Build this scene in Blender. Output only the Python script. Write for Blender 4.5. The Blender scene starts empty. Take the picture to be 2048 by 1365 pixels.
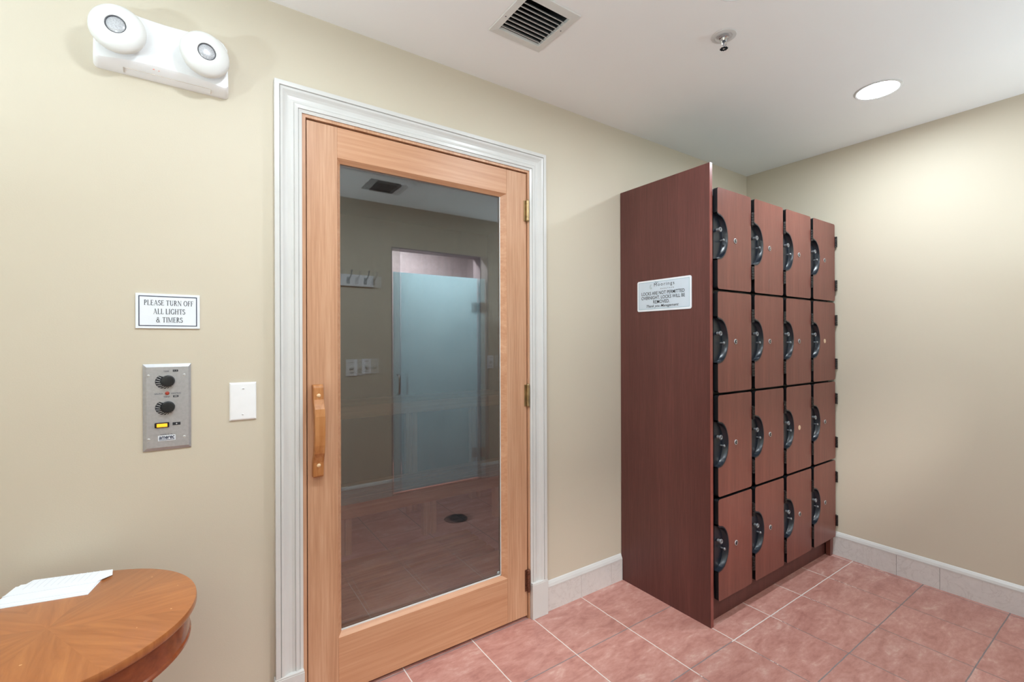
import bpy, bmesh, math, random
from mathutils import Vector, Matrix
random.seed(7)
PI = math.pi
scene = bpy.context.scene
col = scene.collection

# ------------------------------------------------------------------ materials
def lin(c):
    return tuple(((v/255)/12.92 if v/255 <= .04045 else ((v/255+.055)/1.055)**2.4) for v in c) + (1,)

class NT:
    def __init__(s, name):
        s.m = bpy.data.materials.new(name); s.m.use_nodes = True
        s.t = s.m.node_tree; s.t.nodes.clear()
        s.out = s.n('ShaderNodeOutputMaterial')
    def n(s, kind, **kw):
        nd = s.t.nodes.new(kind)
        for k, v in kw.items():
            if k in nd.inputs.keys(): nd.inputs[k].default_value = v
            else: setattr(nd, k, v)
        return nd
    def l(s, a, b): s.t.links.new(a, b)
    def coord(s, scale=(1, 1, 1), rot=(0, 0, 0), loc=(0, 0, 0), kind='Object'):
        tc = s.n('ShaderNodeTexCoord'); mp = s.n('ShaderNodeMapping')
        mp.inputs['Scale'].default_value = scale; mp.inputs['Rotation'].default_value = rot
        mp.inputs['Location'].default_value = loc
        s.l(tc.outputs[kind], mp.inputs['Vector']); return mp.outputs['Vector']
    def noise(s, vec, scale, detail=4, rough=.5, dist=0):
        nd = s.n('ShaderNodeTexNoise'); nd.inputs['Scale'].default_value = scale
        nd.inputs['Detail'].default_value = detail; nd.inputs['Roughness'].default_value = rough
        nd.inputs['Distortion'].default_value = dist
        s.l(vec, nd.inputs['Vector']); return nd.outputs['Fac']
    def ramp(s, fac, stops, interp='LINEAR'):
        r = s.n('ShaderNodeValToRGB'); r.color_ramp.interpolation = interp
        e = r.color_ramp.elements
        while len(e) < len(stops): e.new(.5)
        for i, (p, c) in enumerate(stops):
            e[i].position = p; e[i].color = c if len(c) == 4 else lin(c)
        s.l(fac, r.inputs['Fac']); return r.outputs['Color']
    def mix(s, a, b, fac, mode='MIX'):
        m = s.n('ShaderNodeMix'); m.data_type = 'RGBA'; m.blend_type = mode
        for sock, v in ((m.inputs['Factor'], fac), (m.inputs['A'], a), (m.inputs['B'], b)):
            pass
        fi, ai, bi = m.inputs[0], m.inputs[6], m.inputs[7]
        for sock, v in ((fi, fac), (ai, a), (bi, b)):
            if hasattr(v, 'is_output'): s.l(v, sock)
            else: sock.default_value = v
        return m.outputs[2]
    def math(s, op, a, b=None, c=None):
        m = s.n('ShaderNodeMath'); m.operation = op
        for i, v in enumerate((a, b, c)):
            if v is None: continue
            if hasattr(v, 'is_output'): s.l(v, m.inputs[i])
            else: m.inputs[i].default_value = v
        return m.outputs[0]
    def bsdf(s, color, rough=.5, metal=0, bump=None, bstr=.1, bdist=.01, coat=0, spec=.5, emit=None, estr=0):
        p = s.n('ShaderNodeBsdfPrincipled')
        if hasattr(color, 'is_output'): s.l(color, p.inputs['Base Color'])
        else: p.inputs['Base Color'].default_value = color
        if hasattr(rough, 'is_output'): s.l(rough, p.inputs['Roughness'])
        else: p.inputs['Roughness'].default_value = rough
        p.inputs['Metallic'].default_value = metal
        p.inputs['Coat Weight'].default_value = coat
        p.inputs['Coat Roughness'].default_value = .15
        p.inputs['Specular IOR Level'].default_value = spec
        if emit: p.inputs['Emission Color'].default_value = emit; p.inputs['Emission Strength'].default_value = estr
        if bump is not None:
            b = s.n('ShaderNodeBump'); b.inputs['Strength'].default_value = bstr; b.inputs['Distance'].default_value = bdist
            s.l(bump, b.inputs['Height']); s.l(b.outputs['Normal'], p.inputs['Normal'])
        s.l(p.outputs['BSDF'], s.out.inputs['Surface']); return s.m

def plain(name, rgb, rough=.5, metal=0, var=.04, scale=30, **kw):
    t = NT(name); v = t.coord(); f = t.noise(v, scale, 3)
    c = lin(rgb); d = tuple(max(0, x*(1-var*2)) for x in c[:3])+(1,); l = tuple(min(1, x*(1+var)) for x in c[:3])+(1,)
    return t.bsdf(t.ramp(f, [(.3, d), (.7, l)]), rough, metal, **kw)

def paint(name, rgb, rough=.55, bstr=.08, scale=260):
    t = NT(name); v = t.coord(); c = lin(rgb)
    f = t.noise(v, 1.3, 3); cc = t.ramp(f, [(.3, tuple(x*.965 for x in c[:3])+(1,)), (.7, c)])
    return t.bsdf(cc, rough, bump=t.noise(v, scale, 3), bstr=bstr, bdist=.002, spec=.35)

def grain(name, dark, mid, light, axis='Z', fine=140, rough=.4, coat=0, stretch=.03, bands=True, spec=.5, contrast=1):
    t = NT(name)
    k = {'X': (stretch, 1, 1), 'Y': (1, stretch, 1), 'Z': (1, 1, stretch)}[axis]
    v = t.coord(scale=k)
    a = t.noise(v, fine, 4, .6); b = t.noise(v, fine*.12, 3, .5, .4)
    s = t.math('ADD', t.math('MULTIPLY', a, .55), t.math('MULTIPLY', b, .45))
    c = t.ramp(s, [(.5-.16/contrast, dark), (.5, mid), (.5+.15/contrast, light)])
    big = t.noise(t.coord(), 2.2, 2)
    c = t.mix(c, t.mix(c, (.80, .72, .64, 1), 1.0, 'MULTIPLY'), t.math('MULTIPLY', big, .35))
    return t.bsdf(c, rough, bump=a, bstr=.05, bdist=.002, coat=coat, spec=spec)

M = {}
M['wall'] = paint('wall_paint', (206, 196, 178))
M['ceiling'] = paint('ceiling_paint', (243, 243, 242), .7, .05)
M['trimwhite'] = plain('trim_gloss_white', (209, 208, 206), .28, var=.015, scale=6)
M['fir_v'] = grain('fir_vertical', (178, 130, 98), (197, 151, 119), (210, 168, 138), 'Z', 150, .42)
M['fir_h'] = grain('fir_horizontal', (184, 132, 98), (197, 147, 113), (208, 162, 129), 'X', 90, .42)
M['fir_dark'] = grain('fir_handle_worn', (140, 80, 36), (172, 112, 62), (196, 140, 90), 'Z', 60, .38)
M['fir_plug'] = plain('fir_plug', (226, 190, 150), .4)
M['cedar'] = grain('cedar_sauna', (150, 96, 60), (178, 122, 82), (200, 146, 104), 'X', 50, .6)
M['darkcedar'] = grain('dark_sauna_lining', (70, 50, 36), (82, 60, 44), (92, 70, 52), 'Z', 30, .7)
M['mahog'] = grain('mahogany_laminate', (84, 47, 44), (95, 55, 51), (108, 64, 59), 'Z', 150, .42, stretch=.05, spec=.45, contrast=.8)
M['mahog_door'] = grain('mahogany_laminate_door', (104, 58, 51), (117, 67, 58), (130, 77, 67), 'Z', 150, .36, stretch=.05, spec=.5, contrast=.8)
M['edge'] = plain('panel_edge_band', (134, 72, 64), .3)
M['darksteel'] = plain('dull_steel', (134, 136, 140), .4, .5, var=.1, scale=200)
M['black'] = plain('black_plastic', (16, 18, 22), .38)
M['gloss'] = plain('black_gloss_plastic', (20, 26, 36), .30)
M['hingeblack'] = plain('hinge_black', (22, 18, 18), .4)
M['steel'] = plain('brushed_steel', (182, 182, 185), .42, .55, var=.04, scale=120)
M['chrome'] = plain('chrome', (215, 215, 218), .12, 1)
M['bronze'] = plain('aged_brass', (176, 152, 112), .35, .85, var=.15)
M['rust'] = plain('rusty_brass', (120, 76, 58), .6, .5, var=.3, scale=140)
M['plastic'] = plain('white_plastic', (222, 222, 220), .35, var=.01)
M['plate'] = plain('white_wall_plate', (240, 241, 243), .3, var=.01)
M['creamplastic'] = plain('cream_plastic', (238, 234, 226), .4, var=.01)
M['signwhite'] = plain('sign_white', (232, 237, 244), .4, var=.01)
M['signblue'] = plain('sign_pale_blue', (206, 218, 230), .4, var=.01)
M['signline'] = plain('sign_teal_line', (150, 184, 200), .4, var=.01)
M['navy'] = plain('sign_navy', (54, 62, 84), .5)
M['ink'] = plain('ink_grey', (62, 68, 78), .6)
M['inkblack'] = plain('ink_black', (26, 28, 36), .6)
M['shell'] = plain('ink_pale_green', (172, 190, 192), .6)
M['lens'] = plain('lamp_lens', (186, 186, 190), .2, .15, var=.16, scale=400)
M['lensring'] = plain('lamp_ring', (92, 92, 98), .35, .3)
M['seam'] = plain('housing_seam', (206, 196, 184), .5)
M['red'] = plain('pilot_red', (150, 52, 36), .25)
M['reddot'] = plain('indicator_red', (226, 120, 96), .3)
M['dark'] = plain('duct_dark', (44, 44, 43), .8)
M['ventwhite'] = plain('vent_white', (214, 213, 209), .45, var=.02)
M['tick'] = plain('white_ink', (235, 235, 235), .5)
M['paper'] = plain('paper', (236, 239, 246), .8, var=.01)
M['paperline'] = plain('paper_ink', (222, 225, 234), .8)
M['plug'] = plain('pale_plug', (214, 186, 158), .5)
M['tablered'] = grain('table_apron', (120, 58, 30), (142, 72, 38), (160, 88, 50), 'X', 40, .22, coat=.4)
M['drain'] = plain('drain_metal', (46, 46, 48), .5, .6)
t = NT('amber_light'); M['amber'] = t.bsdf(lin((240, 160, 40)), .3, emit=lin((255, 158, 30)), estr=1.3)
def lampmat(name, strength):
    t = NT(name); e = t.n('ShaderNodeEmission'); e.inputs['Color'].default_value = (.84, .94, 1, 1); e.inputs['Strength'].default_value = strength
    t.l(e.outputs[0], t.out.inputs['Surface']); return t.m
M['lamp'] = lampmat('lamp_diffuser', 220); M['lamp2'] = lampmat('lamp_diffuser_bright', 255); M['lamp3'] = lampmat('lamp_diffuser_mid', 215)

# marble tile (baseboards)
def marble(name, base, vein, scale=5, rough=.35):
    t = NT(name); v = t.coord()
    f = t.noise(v, scale*3, 6, .6, 1.5); g = t.noise(v, scale, 5, .55, 2.5)
    c = t.ramp(f, [(.3, tuple(x*.93 for x in lin(base)[:3])+(1,)), (.65, base)])
    w = t.math('ABSOLUTE', t.math('SUBTRACT', g, .5))
    k = t.ramp(w, [(0, (1, 1, 1, 1)), (.022, (0, 0, 0, 1))])
    c = t.mix(c, lin(vein), t.math('MULTIPLY', k, .45))
    return t.bsdf(c, rough)
M['marble'] = marble('marble_tile', (214, 209, 206), (186, 178, 174), 7)
M['stallmarble'] = marble('shower_marble', (146, 136, 140), (96, 84, 88), 6)

# terracotta floor tile
t = NT('terracotta_tile')
geo = t.n('ShaderNodeNewGeometry'); sp = t.n('ShaderNodeSeparateXYZ'); t.l(geo.outputs['Position'], sp.inputs[0])
TX, TY, X0 = .3094, .3164, 1.6064
gx = t.math('DIVIDE', t.math('SUBTRACT', sp.outputs['X'], X0), TX); gy = t.math('DIVIDE', sp.outputs['Y'], TY)
wob = t.noise(geo.outputs['Position'], 14, 2)
wobm = t.math('MULTIPLY', t.math('SUBTRACT', wob, .5), .012)
def dist(g):   # distance to nearest grout line in tile units
    f = t.math('FRACT', t.math('ADD', t.math('ADD', g, 50.5), wobm))
    return t.math('ABSOLUTE', t.math('SUBTRACT', f, .5))
dx, dy = dist(gx), dist(gy)
lx = t.math('LESS_THAN', dx, .0065); ly = t.math('LESS_THAN', dy, .0070)
grout = t.math('MAXIMUM', lx, ly)
idx = t.n('ShaderNodeCombineXYZ'); t.l(t.math('FLOOR', gx), idx.inputs[0]); t.l(t.math('FLOOR', gy), idx.inputs[1])
wn = t.n('ShaderNodeTexWhiteNoise'); wn.noise_dimensions = '3D'; t.l(idx.outputs[0], wn.inputs['Vector'])
pv = t.n('ShaderNodeVectorMath'); pv.operation = 'ADD'; t.l(geo.outputs['Position'], pv.inputs[0])
sc2 = t.n('ShaderNodeVectorMath'); sc2.operation = 'SCALE'; sc2.inputs['Scale'].default_value = 7; t.l(wn.outputs['Color'], sc2.inputs[0]); t.l(sc2.outputs[0], pv.inputs[1])
mpv = t.n('ShaderNodeMapping'); mpv.inputs['Scale'].default_value = (1, 2.4, 1); t.l(pv.outputs[0], mpv.inputs['Vector'])
n1 = t.noise(mpv.outputs[0], 7, 8, .65, .6); n2 = t.noise(mpv.outputs[0], 34, 5, .6)
f = t.math('ADD', t.math('MULTIPLY', n1, .7), t.math('MULTIPLY', n2, .3))
tc = t.ramp(f, [(.34, (162, 109, 101)), (.48, (182, 130, 120)), (.57, (192, 143, 133)), (.68, (208, 172, 162))])
tv = t.math('ADD', .94, t.math('MULTIPLY', wn.outputs['Value'], .1))
hs = t.n('ShaderNodeHueSaturation'); t.l(tc, hs.inputs['Color']); t.l(tv, hs.inputs['Value'])
# grout is whitened near the door wall and dirt-dark farther out
gn = t.noise(geo.outputs['Position'], 9, 8, .75)
near = t.math('MULTIPLY', t.math('LESS_THAN', sp.outputs['Y'], .06), t.math('GREATER_THAN', t.math('ADD', sp.outputs['Y'], t.math('MULTIPLY', t.math('SUBTRACT', gn, .5), .9)), -.72))
far_row = t.math('MULTIPLY', t.math('GREATER_THAN', sp.outputs['X'], 1.9), t.math('LESS_THAN', t.math('ABSOLUTE', t.math('ADD', sp.outputs['Y'], .633)), .03))
first_row = t.math('LESS_THAN', t.math('ABSOLUTE', t.math('ADD', sp.outputs['Y'], .3164)), .012)
white_x = t.math('MULTIPLY', lx, near)
wfac = t.math('MAXIMUM', white_x, far_row)
gc = t.mix(lin((118, 108, 110)), lin((226, 219, 214)), wfac)
gc = t.mix(gc, lin((176, 162, 160)), t.math('MULTIPLY', t.noise(geo.outputs['Position'], 60, 2), .4))
fc = t.mix(hs.outputs[0], gc, grout)
rg = t.math('ADD', .36, t.math('MULTIPLY', grout, .4))
M['tile'] = t.bsdf(fc, rg, bump=t.math('SUBTRACT', t.math('MULTIPLY', n2, .15), grout), bstr=.25, bdist=.002, spec=.4)

# sunburst veneer table top
t = NT('sunburst_veneer'); v = t.coord()
s3 = t.n('ShaderNodeSeparateXYZ'); t.l(v, s3.inputs[0])
ang = t.math('ADD', t.math('ARCTAN2', s3.outputs['Y'], s3.outputs['X']), .32)
seg = t.math('DIVIDE', ang, 2*PI/8); sid = t.math('FLOOR', seg); fr = t.math('SUBTRACT', t.math('FRACT', t.math('ADD', seg, 20)), .5)
rad = t.math('SQRT', t.math('ADD', t.math('POWER', s3.outputs['X'], 2), t.math('POWER', s3.outputs['Y'], 2)))
la = t.math('MULTIPLY', fr, 2*PI/8)
u_ = t.math('MULTIPLY', rad, t.math('COSINE', la)); w_ = t.math('MULTIPLY', rad, t.math('SINE', la))
cb = t.n('ShaderNodeCombineXYZ'); t.l(t.math('MULTIPLY', u_, 3.), cb.inputs[0]); t.l(t.math('MULTIPLY', w_, 26.), cb.inputs[1]); t.l(t.math('MULTIPLY', sid, 3.7), cb.inputs[2])
ng = t.noise(cb.outputs[0], 2.2, 6, .6, .6)
wn = t.n('ShaderNodeTexWhiteNoise'); wn.noise_dimensions = '1D'; t.l(sid, wn.inputs['W'])
c = t.ramp(ng, [(.3, (158, 92, 46)), (.5, (172, 104, 56)), (.7, (184, 116, 64))])
hs = t.n('ShaderNodeHueSaturation'); t.l(c, hs.inputs['Color']); t.l(t.math('ADD', .9, t.math('MULTIPLY', wn.outputs['Value'], .16)), hs.inputs['Value'])
spk = t.noise(v, 90, 1); sk = t.math('GREATER_THAN', spk, .79)
c = t.mix(hs.outputs[0], lin((226, 180, 130)), t.math('MULTIPLY', sk, .8))
M['veneer'] = t.bsdf(c, .3, coat=.35)

# glass: transparent + mirror weighted by facing angle
def glass(name, tint, f0):
    t = NT(name); geo = t.n('ShaderNodeNewGeometry')
    d = t.n('ShaderNodeVectorMath'); d.operation = 'DOT_PRODUCT'; t.l(geo.outputs['Incoming'], d.inputs[0]); t.l(geo.outputs['Normal'], d.inputs[1])
    k = t.math('SUBTRACT', 1.0, t.math('ABSOLUTE', d.outputs['Value']))
    f = t.math('ADD', f0, t.math('MULTIPLY', t.math('POWER', k, 5.0), 1-f0))
    tr = t.n('ShaderNodeBsdfTransparent'); tr.inputs['Color'].default_value = tint
    gl = t.n('ShaderNodeBsdfGlossy'); gl.inputs['Roughness'].default_value = 0; gl.inputs['Color'].default_value = (.96, .98, 1, 1)
    mx = t.n('ShaderNodeMixShader'); t.l(f, mx.inputs[0]); t.l(tr.outputs[0], mx.inputs[1]); t.l(gl.outputs[0], mx.inputs[2])
    t.l(mx.outputs[0], t.out.inputs['Surface']); return t.m
M['glass'] = glass('door_glass', (.93, .945, .945, 1), .09)
t = NT('frosted_glass'); v = t.coord()
c = t.ramp(t.noise(v, 3, 2), [(.3, (206, 224, 229)), (.7, (214, 232, 236))])
df = t.n('ShaderNodeBsdfDiffuse'); tl = t.n('ShaderNodeBsdfTranslucent'); t.l(c, df.inputs[0]); t.l(c, tl.inputs[0])
mx = t.n('ShaderNodeMixShader'); mx.inputs[0].default_value = .62; t.l(df.outputs[0], mx.inputs[1]); t.l(tl.outputs[0], mx.inputs[2])
t.l(mx.outputs[0], t.out.inputs['Surface']); M['frost'] = t.m

# ------------------------------------------------------------------ mesh helpers
class MB:
    def __init__(s): s.bm = bmesh.new(); s.smooth = False
    def box(s, x0, x1, y0, y1, z0, z1, bevel=0, seg=2, mi=0):
        vs = [s.bm.verts.new(p) for p in ((x0,y0,z0),(x1,y0,z0),(x1,y1,z0),(x0,y1,z0),(x0,y0,z1),(x1,y0,z1),(x1,y1,z1),(x0,y1,z1))]
        fs = [s.bm.faces.new([vs[i] for i in q]) for q in ((3,2,1,0),(4,5,6,7),(0,1,5,4),(1,2,6,5),(2,3,7,6),(3,0,4,7))]
        for f in fs: f.material_index = mi
        if bevel:
            es = list({e for f in fs for e in f.edges})
            bmesh.ops.bevel(s.bm, geom=es, offset=bevel, segments=seg, profile=.5, affect='EDGES')
        return s
    def prism(s, pts, fn, d0, d1, mi=0, side_mi=None, cap0=True, cap1=True):
        """polygon pts (a,b) mapped by fn(a,b,depth) at two depths"""
        a = [s.bm.verts.new(fn(p, q, d0)) for p, q in pts]; b = [s.bm.verts.new(fn(p, q, d1)) for p, q in pts]
        n = len(pts)
        if cap0: s.bm.faces.new(a).material_index = mi
        if cap1: s.bm.faces.new(b[::-1]).material_index = mi
        for i in range(n):
            f = s.bm.faces.new([a[i], b[i], b[(i+1) % n], a[(i+1) % n]]); f.material_index = mi if side_mi is None else side_mi
        return s
    def loft(s, rings, close=True, cap=True, mi=0):
        R = [[s.bm.verts.new(p) for p in r] for r in rings]; n = len(R[0])
        for a, b in zip(R, R[1:]):
            for i in range(n if close else n-1):
                s.bm.faces.new([a[i], a[(i+1) % n], b[(i+1) % n], b[i]]).material_index = mi
        if cap:
            s.bm.faces.new(R[0][::-1]).material_index = mi; s.bm.faces.new(R[-1]).material_index = mi
        return s
    def lathe(s, prof, mat=Matrix(), n=32, cap=True, mi=0):
        """profile (r, h) turned about local z, placed by a matrix"""
        return s.loft([[mat @ Vector((r*math.cos(2*PI*i/n), r*math.sin(2*PI*i/n), h)) for i in range(n)] for r, h in prof], True, cap, mi)
    def tube(s, pts, r, n=10):
        pts = [Vector(p) for p in pts]; rings = []
        for i, p in enumerate(pts):
            d = (pts[min(i+1, len(pts)-1)] - pts[max(i-1, 0)]).normalized()
            a = d.orthogonal().normalized() if i == 0 else (rings_a - d*rings_a.dot(d)).normalized()
            rings_a = a; b = d.cross(a); rr = r[i] if isinstance(r, (list, tuple)) else r
            rings.append([p + (a*math.cos(2*PI*k/n) + b*math.sin(2*PI*k/n))*rr for k in range(n)])
        return s.loft(rings)
    def torus(s, mat, R, r, n=28, k=8):
        rings = [[mat @ Vector(((R+r*math.cos(2*PI*j/k))*math.cos(2*PI*i/n), (R+r*math.cos(2*PI*j/k))*math.sin(2*PI*i/n), r*math.sin(2*PI*j/k))) for j in range(k)] for i in range(n)]
        return s.loft(rings+[rings[0]], True, False)
    def flat(s, polys, fn, mi=0):
        for p in polys: s.bm.faces.new([s.bm.verts.new(fn(a, b)) for a, b in p]).material_index = mi
        return s
    def build(s, name, mats, parent=None, loc=None, smooth=None, weld=False, flatz=False):
        if weld: bmesh.ops.remove_doubles(s.bm, verts=s.bm.verts, dist=1e-5)
        if not flatz: bmesh.ops.recalc_face_normals(s.bm, faces=s.bm.faces)
        o0 = Vector(loc) if loc is not None else (Vector(WORLD(parent)) if parent else Vector((0, 0, 0)))
        bmesh.ops.translate(s.bm, verts=s.bm.verts, vec=-o0)
        me = bpy.data.meshes.new(name); s.bm.to_mesh(me); s.bm.free()
        for m in (mats if isinstance(mats, list) else [mats]): me.materials.append(m)
        ang = smooth if smooth is not None else (35 if s.smooth else None)
        if ang is not None:
            me.set_sharp_from_angle(angle=math.radians(ang))
            for p in me.polygons: p.use_smooth = True
        o = bpy.data.objects.new(name, me); col.objects.link(o)
        if parent:
            o.parent = parent; o.location = o0 - Vector(WORLD(parent))
        else: o.location = o0
        return o
def WORLD(o):
    l = Vector(o.location)
    while o.parent: o = o.parent; l += Vector(o.location)
    return l
def tag(o, label=None, cat=None, group=None, kind=None):
    if label: o['label'] = label
    if cat: o['category'] = cat
    if group: o['group'] = group
    if kind: o['kind'] = kind
    return o
def thing(name, loc, label, cat, group=None):
    o = bpy.data.objects.new(name, None); col.objects.link(o); o.location = loc; o.empty_display_size = .05
    return tag(o, label, cat, group)
def struct(name, mb, mat, label, cat, **kw):
    return tag(mb.build(name, mat, **kw), label, cat, None, 'structure')
def copy_tree(o, parent=None):
    c = o.copy(); col.objects.link(c); c.parent = parent
    for ch in list(o.children): copy_tree(ch, c)
    return c
AX_Y = Matrix.Rotation(PI/2, 4, 'X')      # local z -> world -y
def at(x, y, z, rot=AX_Y): return Matrix.Translation((x, y, z)) @ rot
def rrect(x0, x1, z0, z1, r, n=5):
    P = []
    for cx, cz, a in ((x1-r, z0+r, -PI/2), (x1-r, z1-r, 0), (x0+r, z1-r, PI/2), (x0+r, z0+r, PI)):
        P += [(cx+r*math.cos(a+PI/2*i/n), cz+r*math.sin(a+PI/2*i/n)) for i in range(n+1)]
    return P
XZ = lambda a, b, d: (a, d, b)
XY = lambda a, b, d: (a, b, d)
YZ = lambda a, b, d: (d, a, b)

# lettering -----------------------------------------------------------
def text_polys(body, x0, x1, y0, y1, shear=0, offset=0, space=1):
    cu = bpy.data.curves.new('lettering_curve', 'FONT'); cu.body = body; cu.size = 1; cu.offset = offset; cu.shear = shear
    cu.space_character = space; cu.resolution_u = 4; cu.fill_mode = 'FRONT'
    ob = bpy.data.objects.new('lettering_curve', cu); col.objects.link(ob)
    bpy.context.view_layer.update(); dg = bpy.context.evaluated_depsgraph_get()
    me = bpy.data.meshes.new_from_object(ob.evaluated_get(dg))
    vs = [(v.co.x, v.co.y) for v in me.vertices]; fs = [[vs[i] for i in p.vertices] for p in me.polygons]
    bpy.data.objects.remove(ob); bpy.data.curves.remove(cu); bpy.data.meshes.remove(me)
    ax, bx = min(v[0] for v in vs), max(v[0] for v in vs); ay, by = min(v[1] for v in vs), max(v[1] for v in vs)
    f = lambda v: (x0+(v[0]-ax)/(bx-ax)*(x1-x0), y0+(v[1]-ay)/(by-ay)*(y1-y0))
    return [[f(v) for v in p] for p in fs]

TK, TN = .155, .08
def _line(p, q, w):
    d = Vector((q[0]-p[0], q[1]-p[1])); n = Vector((-d.y, d.x)).normalized()*w/2
    return [(p[0]+n.x, p[1]+n.y), (p[0]-n.x, p[1]-n.y), (q[0]-n.x, q[1]-n.y), (q[0]+n.x, q[1]+n.y)]
def _arc(cx, cy, rx, ry, a0, a1, n=14, thick=TK, thin=TN):
    out = []; P = []
    for i in range(n+1):
        a = math.radians(a0+(a1-a0)*i/n); w = (thin+(thick-thin)*abs(math.cos(a)))/2
        P.append(((cx+(rx+w)*math.cos(a), cy+(ry+w)*math.sin(a)), (cx+(rx-w)*math.cos(a), cy+(ry-w)*math.sin(a))))
    for (a, b), (c, d) in zip(P, P[1:]): out.append([a, b, d, c])
    return out
def _stem(x, y0=0, y1=1, w=TK): return [_line((x, y0), (x, y1), w)]
def _ser(x, y, h=.13): return [_line((x-h, y+(.022 if y < .5 else -.022)), (x+h, y+(.022 if y < .5 else -.022)), .045)]
def _tick(x, y, dy): return [_line((x, y), (x, y+dy), .05)]
SER = {
 'P': (.62, lambda: _stem(.16)+_ser(.16,0)+_ser(.13,1,.1)+_arc(.22,.73,.3,.24,-90,90)),
 'R': (.74, lambda: _stem(.16)+_ser(.16,0)+_ser(.13,1,.1)+_arc(.22,.75,.28,.22,-90,90)+[_line((.32,.52),(.66,.0),.12)]+_ser(.68,0,.08)),
 'L': (.62, lambda: _stem(.16)+_ser(.16,1)+[_line((.06,.03),(.58,.03),.06)]+_tick(.57,.0,.24)),
 'E': (.64, lambda: _stem(.16)+[_line((.06,.03),(.58,.03),.06),_line((.06,.97),(.54,.97),.06),_line((.16,.52),(.44,.52),.055)]+_tick(.57,0,.22)+_tick(.53,.8,.2)+_tick(.44,.42,.2)),
 'F': (.6, lambda: _stem(.16)+_ser(.16,0)+[_line((.06,.97),(.54,.97),.06),_line((.16,.52),(.44,.52),.055)]+_tick(.53,.8,.2)+_tick(.44,.42,.2)),
 'A': (.84, lambda: [_line((.12,0),(.42,1),.06),_line((.4,1),(.72,0),.13),_line((.22,.34),(.6,.34),.05)]+_ser(.12,0,.11)+_ser(.72,0,.12)),
 'S': (.56, lambda: _arc(.28,.75,.19,.215,30,270,12)+_arc(.28,.27,.21,.235,-150,90,12)+_tick(.46,.74,.2)+_tick(.07,.06,.22)),
 'T': (.74, lambda: _stem(.37)+_ser(.37,0)+[_line((.05,.97),(.69,.97),.06)]+_tick(.06,.78,.2)+_tick(.68,.78,.2)),
 'U': (.84, lambda: _stem(.18,.3,1)+_stem(.66,.3,1,.07)+_arc(.42,.3,.24,.27,180,360)+_ser(.18,1)+_ser(.66,1,.11)),
 'N': (.88, lambda: _stem(.15,0,1,.06)+_stem(.73,0,1,.06)+[_line((.13,1),(.75,0),.13)]+_ser(.15,0,.11)+_ser(.1,1,.08)+_ser(.73,1,.11)),
 'O': (.88, lambda: _arc(.44,.5,.34,.47,0,360,28)),
 'G': (.84, lambda: _arc(.46,.5,.35,.47,42,318,24)+_stem(.72,.04,.4)+_ser(.72,.44,.11)+_tick(.72,.72,.24)),
 'H': (.86, lambda: _stem(.17)+_stem(.69)+_ser(.17,0)+_ser(.17,1)+_ser(.69,0)+_ser(.69,1)+[_line((.17,.52),(.69,.52),.055)]),
 'I': (.34, lambda: _stem(.17)+_ser(.17,0)+_ser(.17,1)),
 'M': (1.02, lambda: _stem(.14,0,1,.06)+_stem(.86,0,1,.12)+[_line((.14,1),(.5,.06),.12),_line((.5,.06),(.86,1),.06)]+_ser(.14,0,.11)+_ser(.86,0,.12)+_ser(.1,1,.09)+_ser(.88,1,.1)),
 '&': (.86, lambda: _arc(.36,.78,.15,.18,0,360,16,.09)+_arc(.32,.27,.24,.25,60,330,16)+[_line((.26,.66),(.72,.02),.11),_line((.52,.14),(.68,.5),.06)]+_ser(.68,.5,.1)+_ser(.76,0,.08)),
}
def serif_polys(body, x0, x1, y0, y1):
    x = 0; P = []
    for ch in body:
        if ch == ' ': x += .34; continue
        w, fn = SER[ch]; P += [[(a+x, b) for a, b in q] for q in fn()]; x += w+.05
    k = (x1-x0)/(x-.05)
    return [[(x0+a*k, y0+b*(y1-y0)) for a, b in q] for q in P]

# ------------------------------------------------------------------ the room
W, H = 3.188, 2.44
XL, YF = -1.3, -1.985
m = MB(); m.box(XL-.1, W+.1, YF-1.3, 2.2, -.06, 0); struct('floor', m, M['tile'], 'terracotta tiled floor with white and dark grout lines', 'floor')
m = MB()
m.box(XL-.1, .300, 0, .11, 0, H); m.box(.300, 1.298, 0, .11, 2.092, H); m.box(1.298, W, 0, .11, 0, H)
struct('wall_back', m, M['wall'], 'beige painted wall holding the wooden glazed door', 'wall')
m = MB(); m.box(W, W+.1, YF, .11, 0, H); struct('wall_right', m, M['wall'], 'beige painted wall at the right beside the lockers', 'wall')
m = MB(); m.box(XL-.1, XL, YF, 0, 0, H); struct('wall_left', m, M['wall'], 'beige painted wall closing the room on the left', 'wall')
OX0, OX1, OZ = 1.362, 2.225, 2.085
m = MB(); m.box(XL-.1, OX0, YF-.12, YF, 0, H); m.box(OX0, OX1, YF-.12, YF, OZ, H); m.box(OX1, W+.1, YF-.12, YF, 0, H)
struct('wall_front', m, M['wall'], 'beige wall with the shower opening, seen reflected in the door glass', 'wall')
VX, VY = (.918, 1.100), (-.505, -.323)      # louvre opening
V2 = (.135, -1.165)                          # offset of the second vent
xs = sorted([XL-.1, VX[0], VX[1], VX[0]+V2[0], VX[1]+V2[0], W+.1]); ys = sorted([YF-.12, VY[0]+V2[1], VY[1]+V2[1], VY[0], VY[1], .11])
m = MB()
for a, b in zip(xs, xs[1:]):
    for c, d in zip(ys, ys[1:]):
        cx, cy = (a+b)/2, (c+d)/2
        if VX[0] < cx < VX[1] and VY[0] < cy < VY[1]: continue
        if VX[0] < cx-V2[0] < VX[1] and VY[0] < cy-V2[1] < VY[1]: continue
        m.box(a, b, c, d, H, H+.06)
struct('ceiling', m, M['ceiling'], 'smooth white ceiling', 'ceiling')

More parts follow.
